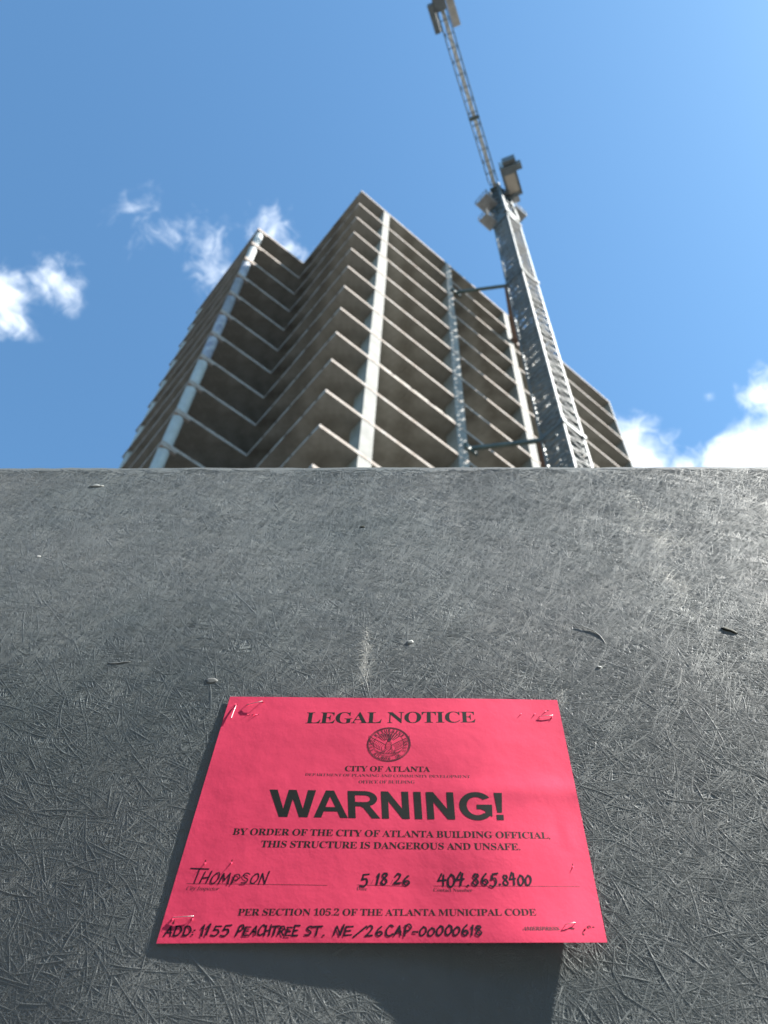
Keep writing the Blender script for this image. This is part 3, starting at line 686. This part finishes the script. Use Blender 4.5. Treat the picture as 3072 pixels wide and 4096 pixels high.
m.build('unseen_inner_column', M['core'], bld)  # unseen as well, added so less light fills the storeys
for k in range(20):                                                   # round columns of the wing, one drum per storey
    zt = ROOF - ST * k - TH - .003; zb = ROOF - ST * (k + 1) + .003
    mt = M['grey_paint'] if k in (3, 4) else M['tagged'] if k in (2, 5, 6) else M['white_paint']
    for (x, y) in ((5.27, 25.20), (5.27, 33.75)):
        m = MB(); m.tube([(x, y, zb), (x, y, zt - .16)], .31, 20); m.tube([(x, y, zt - .16), (x, y, zt)], .325, 20)
        m.build('round_column', mt if y < 30 else M['white_paint'], bld)

# planks stored on the eighth slab from the roof
def eR(x, y, z=0):
    c, s_ = math.cos(BRZ), math.sin(BRZ); return Vector((x * c - y * s_, x * s_ + y * c, z))
places = ['leftmost of five', 'second from left of five', 'middle of five', 'fourth from left of five', 'rightmost of five']
for k, (x, ln) in enumerate(((12.75, .95), (14.0, 1.15), (15.35, 1.1), (16.75, .6), (17.55, .5))):
    m = MB()
    for j in range(3):
        for i in range(2): m.box(-ln / 2 + rnd.uniform(-.05, .05), ln / 2 + rnd.uniform(-.05, .05), i * .15, i * .15 + .13, .003 + j * .062, .058 + j * .062)
    o = m.build('plank_pile', M['timber']); o.location = eR(x, 17.34, ROOF - 8 * ST); o.rotation_euler = (0, 0, BRZ)
    tag(o, 'short pile of pale planks on a high-rise slab, ' + places[k], 'planks', 'plank piles on the slab edge')

# ------------------------------------------------------------------ tower crane (same frame as the building)
crane = empty('tower_crane', eR(22.38, 13.56), BRZ)
tag(crane, 'grey lattice tower crane tied to the front of the concrete high-rise', 'crane')
HW = .79; SEC = 5.58; Z0 = 75.7 + EYE
def mast_section():
    m = MB()
    for sx in (-1, 1):
        for sy in (-1, 1):
            m.box(sx * HW - .06, sx * HW + .06, sy * HW - .06, sy * HW + .06, .03, SEC - .03, 0 if sy < 0 else 1)
            m.box(sx * HW - .08, sx * HW + .08, sy * HW - .08, sy * HW + .08, -.02, .12)
    nb = 5; p = SEC / nb
    for i in range(11):
        for sx in (-1, 1): m.bar((sx * (HW - .05), -HW + .09, 
            .25 + i * .5), (sx * (HW - .05), HW - .09, .25 + i * .5 - .3), .10, .03, 1, (1, 0, 0))
    for i in range(nb):
        z = .1 + i * p
        for sx in (-1, 1):                                            # the two side faces: crossed bracing
            x = sx * HW
            for a in (0, .5):
                za = z + a * p * 1.0
                m.bar((x, -HW, za), (x, HW, za + p * .5), .12, .04, 1, (1, 0, 0)); m.bar((x, HW, za), (x, -HW, za + p * .5), .12, .04, 1, (1, 0, 0))
            m.bar((x, -HW, z), (x, HW, z), .10, .06, 1)
        for sy in (-1, 1):                                            # front and back: single zigzag
            y = sy * HW; li = 0 if sy < 0 else 1; lw = .05 if sy < 0 else .035
            m.bar((-HW, y, z), (HW, y, z + p * .5), lw, lw, li, (0, 1, 0)); m.bar((HW, y, z + p * .5), (-HW, y, z + p - .02), lw, lw, li, (0, 1, 0))
    return m.mesh('mast_section')
ms = mast_section(); ms.materials.append(M['steel']); ms.materials.append(M['lacing']); ms.materials.append(M['lacing_front'])
def ladder_mesh():
    m = MB()
    for x in (-.22, .22): m.box(x - .03, x + .03, .28, .34, .05, SEC - .05)
    for i in range(18): m.box(-.22, .22, .29, .33, .2 + i * .3, .235 + i * .3)
    for i in range(7):
        z = .4 + i * .8; pr = [(.4 * math.cos(a), .3 - .5 * math.sin(a) * 1.0, z) for a in np.linspace(0, math.pi, 7)]
        for a, b in zip(pr, pr[1:]): m.bar(a, b, .05, .02)
    m.box(-.8, .1, -.8, .8, SEC - .35, SEC - .31); m.box(.12, .8, -.8, -.1, SEC - .35, SEC - .31)
    return m.mesh('mast_ladder')
ld = ladder_mesh(); ld.materials.append(M['steel_dark'])
zb = Z0
while zb > 0:
    zb -= SEC
    o = bpy.data.objects.new('mast_section', ms); COL.objects.link(o); o.parent = crane; o.location = (0, 0, zb)
    l = bpy.data.objects.new('mast_ladder', ld); COL.objects.link(l); l.parent = o
def local(x, y): return (x - 22.38, y - 13.56)
for z_ in (62.56 + EYE, 40.24 + EYE):                                  # collars and ties back to the slabs
    m = MB(); q = HW + .02
    for a, b in (((-q, -q), (q, -q)), ((q, -q), (q, q)), ((q, q), (-q, q)), ((-q, q), (-q, -q))): m.bar((*a, z_), (*b, z_), .16, .2)
    for a in ((-q, -q), (q, -q), (q, q), (-q, q)): m.box(a[0] - .13, a[0] + .13, a[1] - .13, a[1] + .13, z_ - .16, z_ + .16)
    m.build('tie_collar', M['steel_dark'], crane)
    for (tx, mt, ax) in ((18.95, 'tie', -1), (25.35, 'rust', -.9)):
        t = local(tx, 17.30); m = MB()
        m.bar((-q, q, z_), (t[0], t[1] - .05, z_ - .1), .20 if ax == -1 else .42, .22 if ax == -1 else .34)
        m.box(t[0] - .45, t[0] + .45, t[1] - .14, t[1] - .003, z_ - .42, z_ + .06)
        m.build('tie_beam', M[mt], crane)
    t = local(25.35, 17.30); m = MB(); m.bar((q, q, z_), (t[0] - .1, t[1] - .12, z_ - .1), .16, .18); m.build('tie_beam', M['tie'], crane)
# slewing head: turntable, dark tower head, service platforms
m = MB()
m.box(-.92, .92, -.92, .92, Z0 + .02, Z0 + .35); m.tube([(0, 0, Z0 + .35), (0, 0, Z0 + 1.5)], .88, 20); m.box(-.86, .86, -.86, .86, Z0 + 1.5, Z0 + 2.0)
m.build('turntable', M['steel_dark'], crane)
m = MB(); h0, h1 = Z0 + 2.0, 86.4 + EYE
for sx in (-1, 1):
    for sy in (-1, 1): m.bar((sx * .78, sy * .78, h0), (sx * .58, sy * .58, h1), .24, .24)
for i in range(6):
    z_ = h0 + i * 1.45; w0 = .78 - .2 * i / 6; w1 = .78 - .2 * (i + 1) / 6
    for s_ in (-1, 1):
        m.bar((s_ * w0, -w0, z_), (s_ * w1, w1, z_ + 1.4), .14, .08); m.bar((-w0, s_ * w0, z_), (w1, s_ * w1, z_ + 1.4), .14, .08); m.bar((s_ * w0, w0, z_), (s_ * w1, -w1, z_ + 1.4), .14, .08)
m.box(-.5, .5, -.5, .5, h0, h1 - .5); m.box(-.6, .6, -.6, .6, 84.0, 84.3)
m.build('tower_head', M['steel_dark'], crane)
def platform(x0, x1, y0, y1, z_):
    m = MB(); a = local(x0, y0); b = local(x1, y1); i = a[1]
    m.box(a[0], b[0], a[1], b[1], z_, z_ + .05)
    while i < b[1]: m.box(a[0], b[0], i, i + .05, z_ - .08, z_ - .001); i += .3
    o = m.build('service_platform', M['grating'], crane); r = MB()
    xo = a[0] if x0 < 22 else b[0]
    for (p_, q_) in (((a[0], b[1]), (b[0], b[1])), ((xo, a[1]), (xo, b[1])), ((a[0], a[1]), (b[0], a[1]))):
        for hh in (.55, 1.05): r.bar((*p_, z_ + hh), (*q_, z_ + hh), .04)
        for f in (0, .5, 1): r.bar((p_[0] + (q_[0] - p_[0]) * f, p_[1] + (q_[1] - p_[1]) * f, z_ + .05), (p_[0] + (q_[0] - p_[0]) * f, p_[1] + (q_[1] - p_[1]) * f, z_ + 1.05), .04)
    r.build('guard_rail', M['steel'], o)
platform(20.2, 21.7, 13.45, 14.9, 81.0 + EYE); platform(23.1, 24.55, 12.5, 14.0, 81.0 + EYE)
platform(20.3, 21.7, 13.9, 14.95, 76.6 + EYE)
# counter jib: runs from the head out over the street
JD = Vector((-.872, -.489, 0)); JN = Vector((JD.y, -JD.x, 0)); JZ = 86.0 + EYE
def J(s_, n_, z_=0): return JD * s_ + JN * (n_ + .17) + Vector((0, 0, JZ + z_))
m = MB()
for sgn in (-1, 1):
    m.bar(J(1.2, sgn * .43), J(19, sgn * .43), .10, .18)
k = 1.0; i = 0
while k < 17.6:
    m.bar(J(k, -.43), J(k, .43), .07, .08); m.bar(J(k, -.43 if i % 2 else .43, -.02), J(k + 1.15, .43 if i % 2 else -.43, -.02), .045, .04); k += 1.15; i += 1
for s_ in (7.4, .6): m.bar(J(s_, -.5, -.05), J(s_, .5, -.05), .3, .25)
m.build('counter_jib', M['tie'], crane)
m = MB(); 
m.bar(J(.6, -.04, .10), J(19, -.04, .10), .36, .03); m.build('walkway', M['deck'], crane)
# ballast blocks, winch housing and side deck at the far end
def jbox(name, s0, s1, n0, n1, z0, z1, mt, ribs=0):
    m = MB(); c = [J(s_, n_) for s_, n_ in ((s0, n0), (s1, n0), (s1, n1), (s0, n1))]
    vs = [Vector((p_.x, p_.y, JZ + z0)) for p_ in c] + [Vector((p_.x, p_.y, JZ + z1)) for p_ in c]
    m.add(vs, [(0, 3, 2, 1), (4, 5, 6, 7), (0, 1, 5, 4), (1, 2, 6, 5), (2, 3, 7, 6), (3, 0, 4, 7)])
    for i in range(ribs):
        s_ = s0 + (s1 - s0) * (i + .5) / ribs; m.bar(J(s_, n0 + .01, z0 - .05), J(s_, n1 - .01, z0 - .05), .09, .09)
    return m.build(name, mt, crane)
jbox('ballast_block', 15.2, 17.5, .62, 1.12, -.5, 1.2, M['steel_dark'])
jbox('ballast_block', 15.15, 19.0, -1.2, -.52, -.3, 1.5, M['ballast'], 11)
jbox('winch_housing', 16.7, 19.0, -.30, .58, -.25, 1.4, M['steel_dark'])
jbox('side_beam', 15.2, 18.6, .50, .60, -.2, .1, M['steel'])
m = MB(); m.bar(J(16.75, -.36, -.3), J(18.9, -.36, -.3), .10, .08); m.build('cable_run', M['steel'], crane)
# operator cab beside the head
cab = empty('cab', J(1.15, -1.66, -2.0), math.atan2(JD.y, JD.x), crane)
m = MB(); m.box(-1.25, 1.1, -.68, .68, 0, 2.2); m.box(-1.32, 1.16, -.74, .74, 2.2, 2.3); m.build('cab_body', M['cab'], cab)
m = MB(); m.box(1.102, 1.55, -.62, .62, .35, 2.1); m.build('cab_window', M['glass'], cab)
m = MB(); m.box(-1.0, .8, -.5, .5, -.17, -.141); m.build('cab_floor', M['cab'], cab)
m = MB(); m.box(-1.3, 1.56, -.72, .72, -.14, -.005); m.box(1.09, 1.56, -.70, -.63, 0, 2.2); m.box(1.09, 1.56, .63, .70, 0, 2.2); m.box(-1.3, -1.0, -.69, .69, -.3, -.14); m.build('cab_frame', M['steel_dark'], cab)
m = MB(); m.box(1.56, 2.0, -.35, .9, .2, 1.5); m.box(.9, 1.5, .7, 1.3, -.1, .9); m.build('cab_housing', M['steel_dark'], cab)
m = MB(); m.box(-1.9, -1.3, -.5, .3, -.35, .5); m.build('cab_unit', M['grating'], cab)
m = MB(); m.bar(J(.2, -.4, -2.3), J(.6, -1.2, -2.3), .3, .2); m.bar(J(-.3, -.4, -2.3), J(-.1, -1.4, -2.3), .3, .2); m.build('cab_bracket', M['steel_dark'], crane)

# ------------------------------------------------------------------ added building behind the viewer, unseen, dims light on the lower fence
blocker = empty('added_brick_blocker', (-6, -20, 0))
tag(blocker, 'unseen brick building added behind the viewer to dim light on the lower fence', 'building')
M['dark_glass'] = mat('blocker_dark_glass', (.03, .035, .04), .1, .1, 1.0)[0]
M['brick'] = mat('blocker_brick', (.13, .09, .075), .9, .3, 2.0)[0]
m = MB(); m.box(-90, 44, -18, 0, 0, 29); m.box(-90.2, 44.2, -18.2, .2, 29, 29.9); m.build('blocker_wall', M['brick'], blocker)
for k in range(7):
    m = MB()
    for i in range(36): m.box(-88 + i * 3.6, -86.2 + i * 3.6, .004, .06, 1.2 + k * 3.6, 3.2 + k * 3.6)
    m.build('blocker_window_row', M['dark_glass'], blocker)
